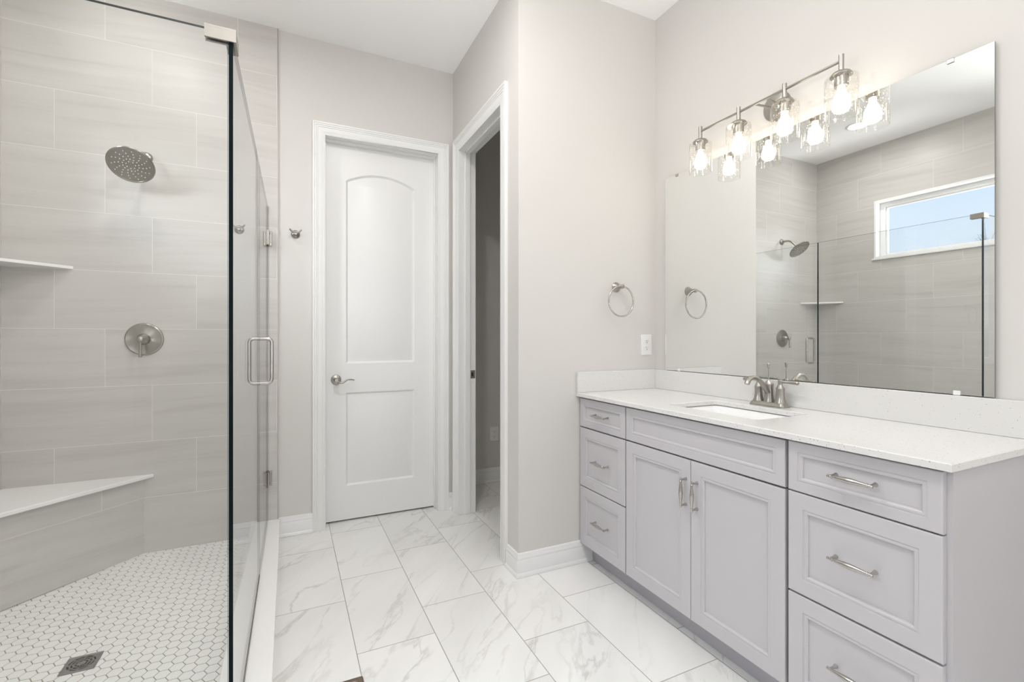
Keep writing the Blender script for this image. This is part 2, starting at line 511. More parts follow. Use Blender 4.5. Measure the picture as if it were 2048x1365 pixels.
D0, D1, DZ = 0.2095, 0.945, 2.505      # closet door opening
E0, E1, EZ = 2.355, 3.070, 2.505       # open doorway (along Y)
wall('wall_back', [(-1.45, D0 - 0.0125, YB, YB + 0.115, 0, ZC), (D1 + 0.0125, XD, YB, YB + 0.115, 0, ZC), (D0 - 0.0125, D1 + 0.0125, YB, YB + 0.115, DZ + 0.0125, ZC)], M['wall'], 'greige painted back wall around the closet door')
wall('wall_shower', [(XL, SX1, YT, YB - 0.0005, 0.005, ZC)], M['tile_back'], 'grey streaked large-format shower tile on the back wall')
LW0, LW1, LZ0, LZ1 = -0.26, 1.10, 1.00, 2.40
wall('wall_left', [(XL - 0.15, XL - 0.012, YF, LW0, 0, ZC), (XL - 0.15, XL - 0.012, LW1, W0, 0, ZC), (XL - 0.15, XL - 0.012, LW0, LW1, 0, LZ0), (XL - 0.15, XL - 0.012, LW0, LW1, LZ1, ZC), (XL - 0.15, XL - 0.012, W1, YE, 0, ZC), (XL - 0.15, XL - 0.012, W0, W1, 0, WZ0), (XL - 0.15, XL - 0.012, W0, W1, WZ1, ZC)], M['wall'], 'greige painted left wall')
wall('wall_shower_left', [(XL - 0.0115, XL, 1.30, W0, 0.005, ZC), (XL - 0.0115, XL, W1, YT, 0.005, ZC), (XL - 0.0115, XL, W0, W1, 0.005, WZ0), (XL - 0.0115, XL, W0, W1, WZ1, ZC)], M['tile_left'], 'grey streaked shower tile on the window wall')
RW0, RW1, RZ0, RZ1 = -0.40, 1.50, 0.85, 2.55
wall('wall_right', [(XR, XR + 0.12, YF, YS, 0, ZC)], M['wall'], 'greige painted wall behind the mirror and vanity')
wall('wall_stub', [(XD + 0.0005, 2.45, YS, YS + 0.115, 0, ZC)], M['wall'], 'greige painted short wall holding the towel ring')
wall('wall_doorway', [(XD, XD + 0.115, YS + 0.115, E0, 0, ZC), (XD, XD + 0.115, E1, YE, 0, ZC), (XD, XD + 0.115, E0, E1, EZ, ZC)], M['wall'], 'greige painted wall around the open doorway')
wall('wall_toilet', [(-1.45, 2.45, YE, YE + 0.1, 0, ZC)], M['wall'], 'shaded wall seen through the open doorway')
wall('wall_toilet_right', [(2.35, 2.45, YS + 0.115, YE, 0, ZC)], M['wall'], 'side wall of the toilet room')
wall('wall_rear', [(-1.45, RW0, YF - 0.1, YF, 0, ZC), (RW1, 2.1, YF - 0.1, YF, 0, ZC), (RW0, RW1, YF - 0.1, YF, 0, RZ0), (RW0, RW1, YF - 0.1, YF, RZ1, ZC)], M['wall'], 'greige painted wall behind the camera')

# thin metal strip that ends the shower tile
struct(link('trim_1', MB().box(SX1, SX1 + 0.003, YT - 0.001, YB, CURB, ZC), M['nickel']), 'thin metal edge strip ending the shower tile', 'trim')

# ------------------------------------------------------------------ baseboards
BB = [(0.0, 0.001), (0.0205, 0.001), (0.0195, 0.010), (0.0165, 0.018), (0.0135, 0.021), (0.0135, 0.082), (0.0115, 0.086), (0.0130, 0.090), (0.0105, 0.100), (0.0080, 0.106), (0.0085, 0.112), (0.0060, 0.118), (0.0, 0.119)]
def offset_path(path, d):
    """offset a polyline to its left by d with mitred corners"""
    out = []; n = len(path)
    nr = []
    for i in range(n - 1):
        t = (Vector(path[i + 1]) - Vector(path[i])).normalized(); nr.append(Vector((-t.y, t.x)))
    for i in range(n):
        if i == 0: v = nr[0]
        elif i == n - 1: v = nr[-1]
        else:
            v = nr[i - 1] + nr[i]; v = v / (v.length_squared / 2)
        out.append(Vector(path[i]) + v * d)
    return out
def baseboard(name, path, label):
    L = []
    offs = [offset_path(path, d) for d, z in BB]
    for i in range(len(path)):
        L.append([(offs[k][i].x, offs[k][i].y, BB[k][1]) for k in range(len(BB))])
    mb = MB().loops(L, False)
    n = len(BB); m = len(path)
    mb.f += [tuple(range(n)), tuple(range(m * n - 1, (m - 1) * n - 1, -1))]; mb.mi += [0, 0]
    return struct(link(name, mb, M['trim'], smooth=35), label, 'baseboard')
V2 = lambda *a: [Vector(p) for p in a]
baseboard('baseboard_back', V2((0.1345, YB), (SX1 + 0.004, YB)), 'white baseboard between shower curb and closet door')
baseboard('baseboard_corner', V2((XD, 3.163), (XD, YB), (1.0205, YB)), 'small white baseboard in the corner between the two doors')
baseboard('baseboard_stub', V2((1.503, YS), (XD, YS), (XD, 2.272)), 'white baseboard wrapping the corner beside the vanity')
baseboard('baseboard_toilet', V2((2.35, YE), (XD + 0.115, YE)), 'white baseboard seen through the open doorway')
baseboard('baseboard_right', V2((XR, YF), (XR, 0.55)), 'white baseboard along the right wall behind the camera')

# ------------------------------------------------------------------ closet door
CAS = [(0, 0), (0, 0.0185), (0.009, 0.0185), (0.012, 0.0145), (0.0145, 0.0165), (0.020, 0.0165), (0.0225, 0.0125), (0.025, 0.0145), (0.030, 0.0140), (0.0325, 0.0110), (0.058, 0.0090), (0.061, 0.0070), (0.064, 0.0085), (0.070, 0.0065), (0.070, 0)]
def casing(name, a0, a1, top, put, parent, prof, label=None):
    L = []
    for w, d in prof:
        L.append([put(a0 + w, 0.001, d), put(a0 + w, top - w, d), put(a1 - w, top - w, d), put(a1 - w, 0.001, d)])
    mb = MB().loops(L, False)
    k = len(prof)
    mb.f += [tuple(i * 4 for i in range(k)), tuple(i * 4 + 3 for i in range(k - 1, -1, -1))]; mb.mi += [0, 0]
    return link(name, mb, M['trim'], parent, smooth=30)

door = bare('door_1', (0.577, 3.286, 0.0), 'closed white two-panel closet door with an arched upper panel', 'door')
def offs_poly(poly, d):
    n = len(poly); out = []
    for i in range(n):
        a, b, c = Vector(poly[i - 1]), Vector(poly[i]), Vector(poly[(i + 1) % n])
        t1 = (b - a).normalized(); t2 = (c - b).normalized()
        n1 = Vector((-t1.y, t1.x)); n2 = Vector((-t2.y, t2.x))
        v = n1 + n2; v = v / (v.length_squared / 2)
        p = b + v * d; out.append((p.x, p.y))
    return out
p1 = [(0.3434, 1.047), (0.8012, 1.047), (0.8012, 2.262)]
xc, hw = (0.3434 + 0.8012) / 2, (0.8012 - 0.3434) / 2
sag = 0.062; Rr = (hw * hw + sag * sag) / (2 * sag); a0 = math.asin(hw / Rr)
for k in range(1, 16):
    a = a0 - 2 * a0 * k / 16
    p1.append((xc + Rr * math.sin(a), 2.262 + sag - Rr + Rr * math.cos(a)))
p1.append((0.3434, 2.262))
p2 = [(0.3434, 0.235), (0.8012, 0.235), (0.8012, 0.853), (0.3434, 0.853)]
dx0, dx1, dz0, dz1 = 0.2120, 0.9435, 0.012, 2.502
YD = 3.286
mb = MB()
outer = [(dx0, dz0), (dx1, dz0), (dx1, dz1), (dx0, dz1)]
tri = tessellate_polygon([[Vector((p[0], p[1], 0)) for p in q] for q in (outer, p1[::-1], p2[::-1])])
flat = outer + p1[::-1] + p2[::-1]
mb.add([(p[0], YD, p[1]) for p in flat], [tuple(t) for t in tri])
for pl in (p1, p2):
    L = []
    for d, h in ((0, 0), (0.003, 0.003), (0.012, 0.0115), (0.017, 0.0115), (0.042, 0.0025)):
        L.append([(q[0], YD + h, q[1]) for q in offs_poly(pl, d)])
    mb.loops(L, True)
    q = offs_poly(pl, 0.042)
    t = tessellate_polygon([[Vector((p[0], p[1], 0)) for p in q]])
    mb.add([(p[0], YD + 0.0025, p[1]) for p in q], [tuple(x) for x in t])
yb = YD + 0.035
bp = [(dx0, dz0), (dx1, dz0), (dx1, dz1), (dx0, dz1)]
mb.loops([[(p[0], YD, p[1]) for p in bp], [(p[0], yb, p[1]) for p in bp]], True, False, True)
slab = link('door_slab', mb, M['trim'], door, smooth=25)
casing('door_casing', 0.1345, 1.0205, 2.580, lambda a, z, d: (a, YB - d, z), door, CAS)
jb = MB()
jb.box(0.1975, D0, YB - 0.006, YB + 0.115, 0.001, DZ).box(D1, 0.957, YB - 0.006, YB + 0.115, 0.001, DZ).box(0.1975, 0.957, YB - 0.006, YB + 0.115, DZ, DZ + 0.012)
jb.box(D0, D0 + 0.010, YD - 0.016, YD - 0.0015, 0.001, DZ).box(D1 - 0.008, D1, YD - 0.016, YD - 0.0015, 0.001, DZ).box(D0, D1, YD - 0.030, YD - 0.0015, DZ - 0.014, DZ)
link('door_jamb', jb, M['trim'], door, bevel=0.0015)
# lever handle
LX, LZ = 0.281, 0.9415
lv = link('door_lever', MB().lathe([(0.0325, 0.001), (0.0325, 0.004), (0.030, 0.009), (0.020, 0.012), (0.014, 0.014), (0.0125, 0.040), (0.0135, 0.044), (0.0135, 0.056), (0.011, 0.060)], (LX, YD, LZ), (0, -1, 0), 36), M['nickel'], door, smooth=40)
lv['label'] = 'brushed nickel rosette'
pts, rad, sq = [], [], []
for k in range(15):
    t = k / 14
    pts.append((LX + 0.006 + 0.104 * t, YD - 0.050 - 0.006 * math.sin(PI * t), LZ - 0.004 - 0.020 * math.sin(PI * min(1, t * 1.8)) * (1 - t) + 0.014 * math.sin(PI * t * 0.9) * t - 0.003 * t))
    rad.append(0.0125 - 0.008 * t ** 0.7); sq.append(0.75)
link('lever', MB().tube(pts, rad, 12, squash=sq), M['nickel'], lv, smooth=50)

# ------------------------------------------------------------------ open doorway to the toilet room
dw = bare('door_2', (XD, (E0 + E1) / 2, 0.0), 'open white-cased doorway to the dim toilet room', 'doorway')
CAS2 = [(w * 0.083 / 0.07, d) for w, d in CAS]
casing('door_casing', 2.277, 3.158, 2.590, lambda a, z, d: (XD - d, a, z), dw, CAS2)
jb = MB()
jb.box(XD - 0.006, XD + 0.121, E0 - 0.012, E0 + 0.003, 0.001, EZ).box(XD - 0.006, XD + 0.121, E1 - 0.003, E1 + 0.012, 0.001, EZ).box(XD - 0.006, XD + 0.121, E0 - 0.012, E1 + 0.012, EZ - 0.003, EZ + 0.012)
jb.box(XD + 0.042, XD + 0.078, E0 + 0.003, E0 + 0.014, 0.001, EZ - 0.003).box(XD + 0.042, XD + 0.078, E1 - 0.014, E1 - 0.003, 0.001, EZ - 0.003).box(XD + 0.042, XD + 0.078, E0, E1, EZ - 0.014, EZ - 0.003)
link('door_jamb', jb, M['trim'], dw, bevel=0.0015)
sp = MB().box(XD + 0.083, XD + 0.115, E1 - 0.0045, E1 - 0.003, 0.935, 0.992)
spo = link('strike_plate', sp, M['nickel'], dw, bevel=0.0006)
link('latch_hole', MB().box(XD + 0.090, XD + 0.102, E1 - 0.0051, E1 - 0.0044, 0.951, 0.976), M['dark'], spo)

# ------------------------------------------------------------------ shower window
win = bare('window_1', (XL, (W0 + W1) / 2, WZ0), 'wide high shower window with a white frame and blue sky', 'window')
xo = XL - 0.15
def ring(mb, x0, x1, y0, y1, z0, z1, w, wb=None):
    wb = w if wb is None else wb
    return mb.box(x0, x1, y0, y0 + w, z0, z1).box(x0, x1, y1 - w, y1, z0, z1).box(x0, x1, y0 + w, y1 - w, z1 - w, z1).box(x0, x1, y0 + w, y1 - w, z0, z0 + wb)
link('window_frame', ring(MB(), xo, XL + 0.004, W0 + 0.001, W1 - 0.001, WZ0 + 0.001, WZ1 - 0.001, 0.016), M['vinyl'], win, bevel=0.0015)
link('window_sill', MB().box(xo + 0.03, XL + 0.018, W0 - 0.012, W1 + 0.012, WZ0 - 0.016, WZ0 + 0.0005), M['vinyl'], win, bevel=0.002)
sash = link('window_sash', ring(MB(), xo + 0.02, xo + 0.075, W0 + 0.017, W1 - 0.017, WZ0 + 0.017, WZ1 - 0.017, 0.040, 0.022), M['vinyl'], win, bevel=0.003)
link('window_bead', ring(MB(), xo + 0.03, xo + 0.060, W0 + 0.057, W1 - 0.057, WZ0 + 0.039, WZ1 - 0.057, 0.014, 0.008), M['vinyl'], sash, bevel=0.002)
link('window_pane', MB().box(xo + 0.042, xo + 0.047, W0 + 0.0711, W1 - 0.0711, WZ0 + 0.0472, WZ1 - 0.0711), M['pane'], win)
# added unseen window left of the camera, opening for the fill lamp
added_win3 = bare('added_window_3', (XL, (LW0 + LW1) / 2, LZ0), 'added white-framed window in the unseen left wall, for fill light', 'window')
link('window_frame', ring(MB(), xo, XL - 0.008, LW0 + 0.001, LW1 - 0.001, LZ0 + 0.001, LZ1 - 0.001, 0.05), M['vinyl'], added_win3, bevel=0.002)
link('window_pane', MB().box(xo + 0.05, xo + 0.055, LW0 + 0.0512, LW1 - 0.0512, LZ0 + 0.0512, LZ1 - 0.0512), M['pane'], added_win3)
# added window behind the camera that lets in the rear fill lamp
added_win2 = bare('added_window_2', ((RW0 + RW1) / 2, YF, RZ0), 'large added white-framed window behind the camera, for fill light', 'window')
mb = MB()
for a_, b_, c_, d_ in ((RW0 + 0.001, RW0 + 0.05, RZ0 + 0.001, RZ1 - 0.001), (RW1 - 0.05, RW1 - 0.001, RZ0 + 0.001, RZ1 - 0.001), (RW0 + 0.05, RW1 - 0.05, RZ1 - 0.05, RZ1 - 0.001), (RW0 + 0.05, RW1 - 0.05, RZ0 + 0.001, RZ0 + 0.05)):
    mb.box(a_, b_, YF - 0.099, YF + 0.004, c_, d_)
link('window_frame', mb, M['vinyl'], added_win2, bevel=0.002)
link('window_pane', MB().box(RW0 + 0.0512, RW1 - 0.0512, YF - 0.055, YF - 0.050, RZ0 + 0.0512, RZ1 - 0.0512), M['pane'], added_win2)

# ------------------------------------------------------------------ shower: curb, bench, shelf
cb = thing('shower_curb', 'white stone curb under the glass shower door', 'curb', (-0.125, 2.2, 0))
link('curb_base', MB().box(-0.196, -0.056, 1.36, YT - 0.0005, 0.0005, CURB - 0.02).box(XL + 0.0005, -0.196, 1.36, 1.497, 0.0005, CURB - 0.02), M['slab'], cb)
link('curb_cap', MB().prism([(-0.202, YT - 0.0005), (-0.202, 1.502), (XL + 0.0005, 1.502), (XL + 0.0005, 1.354), (-0.048, 1.354), (-0.048, YT - 0.0005)], CURB - 0.02, CURB), M['slab'], cb, bevel=0.003)

bn = thing('shower_bench', 'triangular corner shower bench with white seat slab and tiled front', 'bench', (-1.05, 2.95, 0.03))
e = 0.0006
link('bench_base', MB().prism([(XL + e, YT - e), (XL + e, YT - 0.574), (-0.711, YT - e)], 0.0385, 0.448), M['tile_bench'], bn)
link('bench_seat', MB().prism([(XL + e, YT - e), (XL + e, YT - 0.615), (-0.670, YT - e)], 0.4482, 0.468), M['slab'], bn, bevel=0.004)
tag(link('corner_shelf', MB().prism([(XL + e, YT - e), (XL + e, YT - 0.274), (-1.011, YT - e)], 1.575, 1.590), M['slab'], bevel=0.002), 'thin white triangular corner shelf on the shower tile', 'shelf')

# ------------------------------------------------------------------ shower glass
def gline(y):
    t = (y - GA[1]) / (GB[1] - GA[1]); return GA[0] + (GB[0] - GA[0]) * t
ZG = 2.017
def glass_slab(mb, xa, ya, xb, yb, z0, z1, t=0.010):
    dx, dy = xb - xa, yb - ya; l = math.hypot(dx, dy); nx, ny = -dy / l * t / 2, dx / l * t / 2
    P = [(xa + nx, ya + ny), (xa - nx, ya - ny), (xb - nx, yb - ny), (xb + nx, yb + ny)]
    vs = [(p[0], p[1], z0) for p in P] + [(p[0], p[1], z1) for p in P]
    mb.add(vs, [(1, 2, 6, 5), (3, 0, 4, 7)], 0)
    mb.add(vs, [(0, 1, 5, 4), (2, 3, 7, 6), (0, 3, 2, 1), (4, 5, 6, 7)], 1)
    return mb
# front fixed pane
fp = thing('shower_screen', 'fixed clear glass pane across the front of the shower', 'glass panel', (-0.7, 1.43, CURB))
link('glass_pane', glass_slab(MB(), XL + 0.003, 1.43, GA[0] - 0.0075, 1.43, CURB + 0.004, ZG), [M['glass'], M['edge']], fp)
link('glass_channel', MB().box(XL + 0.002, GA[0] - 0.009, 1.421, 1.4245, CURB + 0.0005, CURB + 0.014).box(XL + 0.002, GA[0] - 0.009, 1.4355, 1.439, CURB + 0.0005, CURB + 0.014), M['drain'], fp)
# side fixed pane with corner clamp
YJ = 2.462
sp_ = thing('shower_screen', 'fixed narrow glass pane with dark near edge beside the shower door', 'glass panel', (-0.128, 1.9, CURB))
y0 = 1.426
link('glass_pane', glass_slab(MB(), gline(y0), y0, gline(YJ - 0.003), YJ - 0.003, CURB + 0.004, ZG), [M['glass'], M['edge']], sp_)
mb = MB()
for s_ in (-1, 1):
    mb.prism([(gline(1.44) + s_ * 0.0058 - 0.0012, 1.44), (gline(1.44) + s_ * 0.0058 + 0.0012, 1.44), (gline(2.45) + s_ * 0.0058 + 0.0012, 2.45), (gline(2.45) + s_ * 0.0058 - 0.0012, 2.45)], CURB + 0.0005, CURB + 0.013)
link('glass_channel', mb, M['drain'], sp_)
mb = MB()
cx, cy = gline(1.43), 1.43
mb.prism([(cx - 0.058, cy - 0.0125), (cx + 0.0125, cy - 0.0125), (cx + 0.0125, cy + 0.056), (cx + 0.0065, cy + 0.056), (cx + 0.0065, cy - 0.0065), (cx - 0.058, cy - 0.0065)], 1.990, 2.0176)
mb.prism([(cx - 0.058, cy + 0.0065), (cx - 0.0065, cy + 0.0065), (cx - 0.0065, cy + 0.056), (cx - 0.0125, cy + 0.056), (cx - 0.0125, cy + 0.0125), (cx - 0.058, cy + 0.0125)], 1.990, 2.0176)
mb.prism([(cx - 0.058, cy - 0.0125), (cx + 0.0125, cy - 0.0125), (cx + 0.0125, cy + 0.056), (cx - 0.0125, cy + 0.056), (cx - 0.0125, cy + 0.0125), (cx - 0.058, cy + 0.0125)], 2.0177, 2.0230)
link('corner_clamp', mb, M['nickel'], sp_)

# door
sd = thing('shower_door', 'hinged frameless glass shower door with square pull handle', 'shower door', (-0.12, 2.8, CURB + 0.01))
ya, yb2 = YJ + 0.003, YT - 0.008
link('glass_pane', glass_slab(MB(), gline(ya), ya, gline(yb2), yb2, CURB + 0.010, ZG), [M['glass'], M['edge']], sd)
link('door_sweep', MB().prism([(gline(ya) - 0.004, ya), (gline(ya) + 0.004, ya), (gline(yb2) + 0.004, yb2), (gline(yb2) - 0.004, yb2)], CURB + 0.0005, CURB + 0.0095), M['pane'], sd)
for hz in (1.814, 0.372):
    gx = gline(YT - 0.02)
    hp = MB()
    hp.box(gx - 0.028, gx + 0.028, YT - 0.005, YT - 0.0004, hz - 0.045, hz + 0.045)
    for s_ in (-1, 1):
        hp.box(gx + s_ * 0.0056, gx + s_ * 0.0130, YT - 0.060, YT - 0.008, hz - 0.045, hz + 0.045)
    h = link('hinge', hp, M['nickel'], sd, bevel=0.002)
    pn = MB().lathe([(0.0065, -0.046), (0.0065, 0.046)], (gx + 0.0075, YT - 0.010, hz), (0, 0, 1), 16).lathe([(0.0065, -0.046), (0.0065, 0.046)], (gx - 0.0075, YT - 0.010, hz), (0, 0, 1), 16)
    link('hinge_pin', pn, M['bright'], h, smooth=40)
    sc_ = MB()
    for a in (-0.019, 0.019):
        for c in (-0.034, 0.034): sc_.lathe([(0.0045, 0.0), (0.0045, 0.001), (0.0025, 0.0018)], (gx + a, YT - 0.005, hz + c), (0, -1, 0), 14)
    link('hinge_screw', sc_, M['bright'], h, smooth=40)
HY, HZ0, HZ1 = 2.525, 1.002, 1.214
def roundrect(x0, x1, z0, z1, r, n=6):
    P = []
    for cx_, cz_, a0_ in ((x1 - r, z1 - r, 0), (x0 + r, z1 - r, 90), (x0 + r, z0 + r, 180), (x1 - r, z0 + r, 270)):
        for k in range(n + 1):
            a = math.radians(a0_ + 90 * k / n); P.append((cx_ + r * math.cos(a), cz_ + r * math.sin(a)))
    return P
gx = gline(HY)
link('pull_handle', MB().tube([(x, HY, z) for x, z in roundrect(gx - 0.052, gx + 0.052, HZ0, HZ1, 0.020)], 0.0088, 14, closed=True), M['bright'], sd, smooth=60)

# ------------------------------------------------------------------ shower head and valve
sh = thing('rain_shower', 'round brushed nickel rain shower head on the tiled wall', 'shower head', (-0.70, YT, 2.205))
link('wall_flange', MB().lathe([(0.030, 0.0005), (0.030, 0.004), (0.024, 0.012), (0.013, 0.016)], (-0.705, YT, 2.205), (0, -1, 0), 32), M['nickel'], sh, smooth=40)
hc = Vector((-0.731, 3.015, 2.104)); hn = Vector((-0.02, -0.66, -0.75)).normalized()
back = hc - hn * 0.045
P = [(-0.705, YT - 0.002, 2.205), (-0.705, YT - 0.05, 2.206), (-0.706, YT - 0.075, 2.203), (-0.709, YT - 0.095, 2.194), (-0.714, YT - 0.110, 2.181), tuple(back)]
link('shower_arm', MB().tube(P, 0.0095, 14), M['nickel'], sh, smooth=60)
mb = MB().lathe([(0.013, -0.052), (0.017, -0.048), (0.019, -0.036), (0.014, -0.028), (0.022, -0.022), (0.055, -0.014), (0.090, -0.010), (0.1005, -0.006), (0.1025, -0.001), (0.100, 0.0025), (0.094, 0.003), (0.093, 0.0018), (0.050, 0.0012), (0.0, 0.0)], hc, hn, 56)
q = Vector((0, 0, 1)).rotation_difference(hn)
for i in range(14):
    for k, rr_ in enumerate((0.020, 0.034, 0.050, 0.065, 0.079)):
        if k == 0 and i % 2: continue
        a = 2 * PI * i / 14 + k * 0.10
        c = hc + q @ Vector((rr_ * math.cos(a), rr_ * math.sin(a), 0.0008))
        mb.lathe([(0.0026, 0), (0.0022, 0.003), (0.0008, 0.0036)], c, hn, 8, 1)
link('spray_face', mb, [spun('turned_nickel', (0.41, 0.388, 0.352, 1), 0.36, hc, hn), plain('nozzle_rubber', (0.70, 0.69, 0.66, 1), 0.5)], sh, smooth=35)

sv = thing('shower_valve', 'round brushed nickel shower valve with a downward lever', 'shower valve', (-0.713, YT, 1.21))
link('valve_plate', MB().lathe([(0.087, 0.0005), (0.088, 0.004), (0.086, 0.009), (0.080, 0.011), (0.075, 0.0095), (0.040, 0.013), (0.026, 0.016)], (-0.713, YT, 1.21), (0, -1, 0), 56), spun('turned_plate', (0.41, 0.388, 0.352, 1), 0.34, (-0.713, YT, 1.21), (0, -1, 0)), sv, smooth=35)
kb = link('valve_handle', MB().lathe([(0.031, 0.015), (0.030, 0.030), (0.026, 0.044), (0.018, 0.054), (0.012, 0.060), (0.011, 0.066), (0.016, 0.070), (0.0185, 0.078), (0.016, 0.087), (0.008, 0.092)], (-0.713, YT, 1.21), (0, -1, 0), 28), M['nickel'], sv, smooth=50)
ly = YT - 0.078
link('lever', MB().tube([(-0.713, ly, 1.196), (-0.713, ly, 1.186), (-0.713, ly, 1.183), (-0.713, ly - 0.002, 1.145), (-0.713, ly - 0.004, 1.118), (-0.713, ly - 0.004, 1.114)], [0.007, 0.0065, 0.0055, 0.0065, 0.0085, 0.007], 14), M['nickel'], kb, smooth=50)

# ------------------------------------------------------------------ shower drain
fd = thing('floor_drain', 'square metal drain with round grate in the hexagon floor', 'drain', (DR[0], DR[1], 0.02))
zd = 0.0245
link('drain_frame', ring(MB(), DR[0] - 0.0, DR[0] + 0.0, 0, 0, 0, 0, 0) if False else MB().loops([[(DR[0] + sx * w, DR[1] + sy * w, z) for sx, sy in ((-1, -1), (1, -1), (1, 1), (-1, 1))] for w, z in ((0.0505, 0.0185), (0.0505, zd), (0.0465, zd), (0.0455, zd - 0.001))], True), M['drain'], fd)
link('drain_well', MB().box(DR[0] - 0.0455, DR[0] + 0.0455, DR[1] - 0.0455, DR[1] + 0.0455, 0.0125, 0.0212), M['dark'], fd)
mb = MB()
seg = 64
def ann(r0, r1, a0_, a1_, steps):
    vs = []; fs = []
    for k in range(steps + 1):
        a = a0_ + (a1_ - a0_) * k / steps
        for r_ in (r0, r1):
            for zz in (zd - 0.0035, zd - 0.001): vs.append((DR[0] + r_ * math.cos(a), DR[1] + r_ * math.sin(a), zz))
    for k in range(steps):
        o_ = k * 4
        fs += [(o_ + 1, o_ + 3, o_ + 7, o_ + 5), (o_, o_ + 4, o_ + 6, o_ + 2), (o_, o_ + 1, o_ + 5, o_ + 4), (o_ + 2, o_ + 6, o_ + 7, o_ + 3)]
    fs += [(0, 2, 3, 1), (steps * 4, steps * 4 + 1, steps * 4 + 3, steps * 4 + 2)]
    mb.add(vs, fs)
for r0, r1 in ((0.0, 0.013), (0.019, 0.024), (0.030, 0.035)): ann(r0, r1, 0, 2 * PI, 48)
for k in range(8):
    a = k * PI / 4; ann(0.010, 0.042, a - 0.09, a + 0.09, 3)
# square plate with a round hole
L0 = [(DR[0] + 0.0410 * math.cos(2 * PI * k / seg), DR[1] + 0.0410 * math.sin(2 * PI * k / seg)) for k in range(seg)]
L1 = []
for k in range(seg):
    c_, s_ = math.cos(2 * PI * k / seg), math.sin(2 * PI * k / seg); f_ = 0.0450 / max(abs(c_), abs(s_))
    L1.append((DR[0] + f_ * c_, DR[1] + f_ * s_))
mb.loops([[(x, y, zd - 0.0035) for x, y in L0], [(x, y, zd - 0.0008) for x, y in L0], [(x, y, zd - 0.0008) for x, y in L1], [(x, y, zd - 0.0035) for x, y in L1]], True)
link('drain_grate', mb, M['drain'], fd)

# ------------------------------------------------------------------ robe hook on the back wall
rh = thing('robe_hook', 'small brushed nickel double robe hook left of the closet door', 'hook', (0.038, YB, 1.861))
link('hook_base', MB().lathe([(0.0255, 0.0005), (0.0255, 0.004), (0.022, 0.009), (0.011, 0.014), (0.008, 0.026), (0.008, 0.034)], (0.038, YB, 1.858), (0, -1, 0), 32), M['nickel'], rh, smooth=40)
P = []
for k in range(17):
    t = -1 + k / 8
    P.append((0.038 + 0.033 * t, YB - 0.034 - 0.010 * t * t, 1.866 + 0.006 * t * t + (0.009 * max(0, abs(t) - 0.7) / 0.3)))
link('hook_prongs', MB().tube(P, [0.0045 + 0.0022 * (1 - abs(-1 + k / 8)) for k in range(17)], 12), M['nickel'], rh, smooth=60)

# ------------------------------------------------------------------ brown floor register
fr_ = thing('floor_register', 'brown metal floor vent on the marble tile', 'floor vent', (0.188, 1.60, 0))
link('register_frame', MB().loops([[(x, y, z) for x, y in [(p[0], p[1]) for p in roundrect(0.135 + i_, 0.2405 - i_, 1.45 + i_, 1.7555 - i_, 0.008, 4)]] for i_, z in ((0.0, 0.0005), (0.0, 0.003), (0.003, 0.005), (0.018, 0.005), (0.020, 0.0015))], True), M['brown'], fr_, smooth=30)
mb = MB()
for k in range(13): mb.box(0.153, 0.2225, 1.474 + k * 0.0205, 1.480 + k * 0.0205, 0.0015, 0.004)
link('register_louvers', mb, M['brown'], fr_)
link('register_duct', MB().box(0.152, 0.2235, 1.467, 1.7385, 0.0004, 0.001), M['dark'], fr_)

# ------------------------------------------------------------------ vanity cabinets
XFR, XB = 1.425, XR - 0.004       # face of the fronts, back of the cabinets
FT = 0.019
def front(name, y0, y1, z0, z1, f, parent):
    """five-piece cabinet front facing -X with a beaded inset panel"""
    lp = [(0.0, FT), (0.0, 0.0030), (0.0010, 0.0010), (0.0030, 0.0), (f - 0.0150, 0.0), (f - 0.0143, 0.0020), (f - 0.0120, 0.0024), (f - 0.0085, 0.0012), (f - 0.0045, 0.0018), (f - 0.0012, 0.0046), (f, 0.0100)]
    L = []
    for i_, d in lp:
        L.append([(XFR + d, y0 + i_, z0 + i_), (XFR + d, y1 - i_, z0 + i_), (XFR + d, y1 - i_, z1 - i_), (XFR + d, y0 + i_, z1 - i_)])
    return link(name, MB().loops(L, True, True, True), M['cab'], parent, smooth=22)
def pull(y, z, parent, vertical=False):
    A = (0, 0, 1) if vertical else (0, 1, 0)
    o3 = Vector((XFR - 0.0285, y, z)); ax = Vector(A)
    prof = [(0.0005, -0.0590), (0.0038, -0.0588), (0.0042, -0.0580), (0.0040, -0.0480), (0.0058, -0.0465), (0.0058, -0.0448), (0.0040, -0.0435), (0.0050, -0.034), (0.0074, -0.014), (0.0083, 0.0)]
    prof = prof + [(r, -h) for r, h in prof[-2::-1]]
    mb = MB().lathe(prof, o3, A, 16)
    for s_ in (-1, 1):
        p = o3 + ax * 0.0505 * s_
        mb.lathe([(0.0068, -0.0003), (0.0062, 0.003), (0.0042, 0.010), (0.0038, 0.0285)], (XFR, p.y, p.z), (-1, 0, 0), 14)
    return link('pull_handle', mb, M['bright'], parent, smooth=50)
def carcass(t, y0, y1, end=False):
    mb = MB()
    zb, zt = 0.105, 0.9005
    mb.box(1.4445 if end else 1.50, XB, y0, y0 + 0.016, 0.0008 if end else zb, zt).box(1.50, XB, y1 - 0.016, y1, zb, zt)
    mb.box(1.4600, XB, y0 + 0.016, y1 - 0.016, zb, zb + 0.016).box(XB - 0.01, XB, y0 + 0.016, y1 - 0.016, zb + 0.016, zt)
    link('cabinet_body', mb, M['cab'], t)
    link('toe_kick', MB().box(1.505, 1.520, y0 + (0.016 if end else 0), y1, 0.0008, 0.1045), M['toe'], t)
Y0, Y1, Y2, Y3 = 0.565, 0.9713, 1.7600, 2.1445
g1 = 'grey vanity cabinet units'
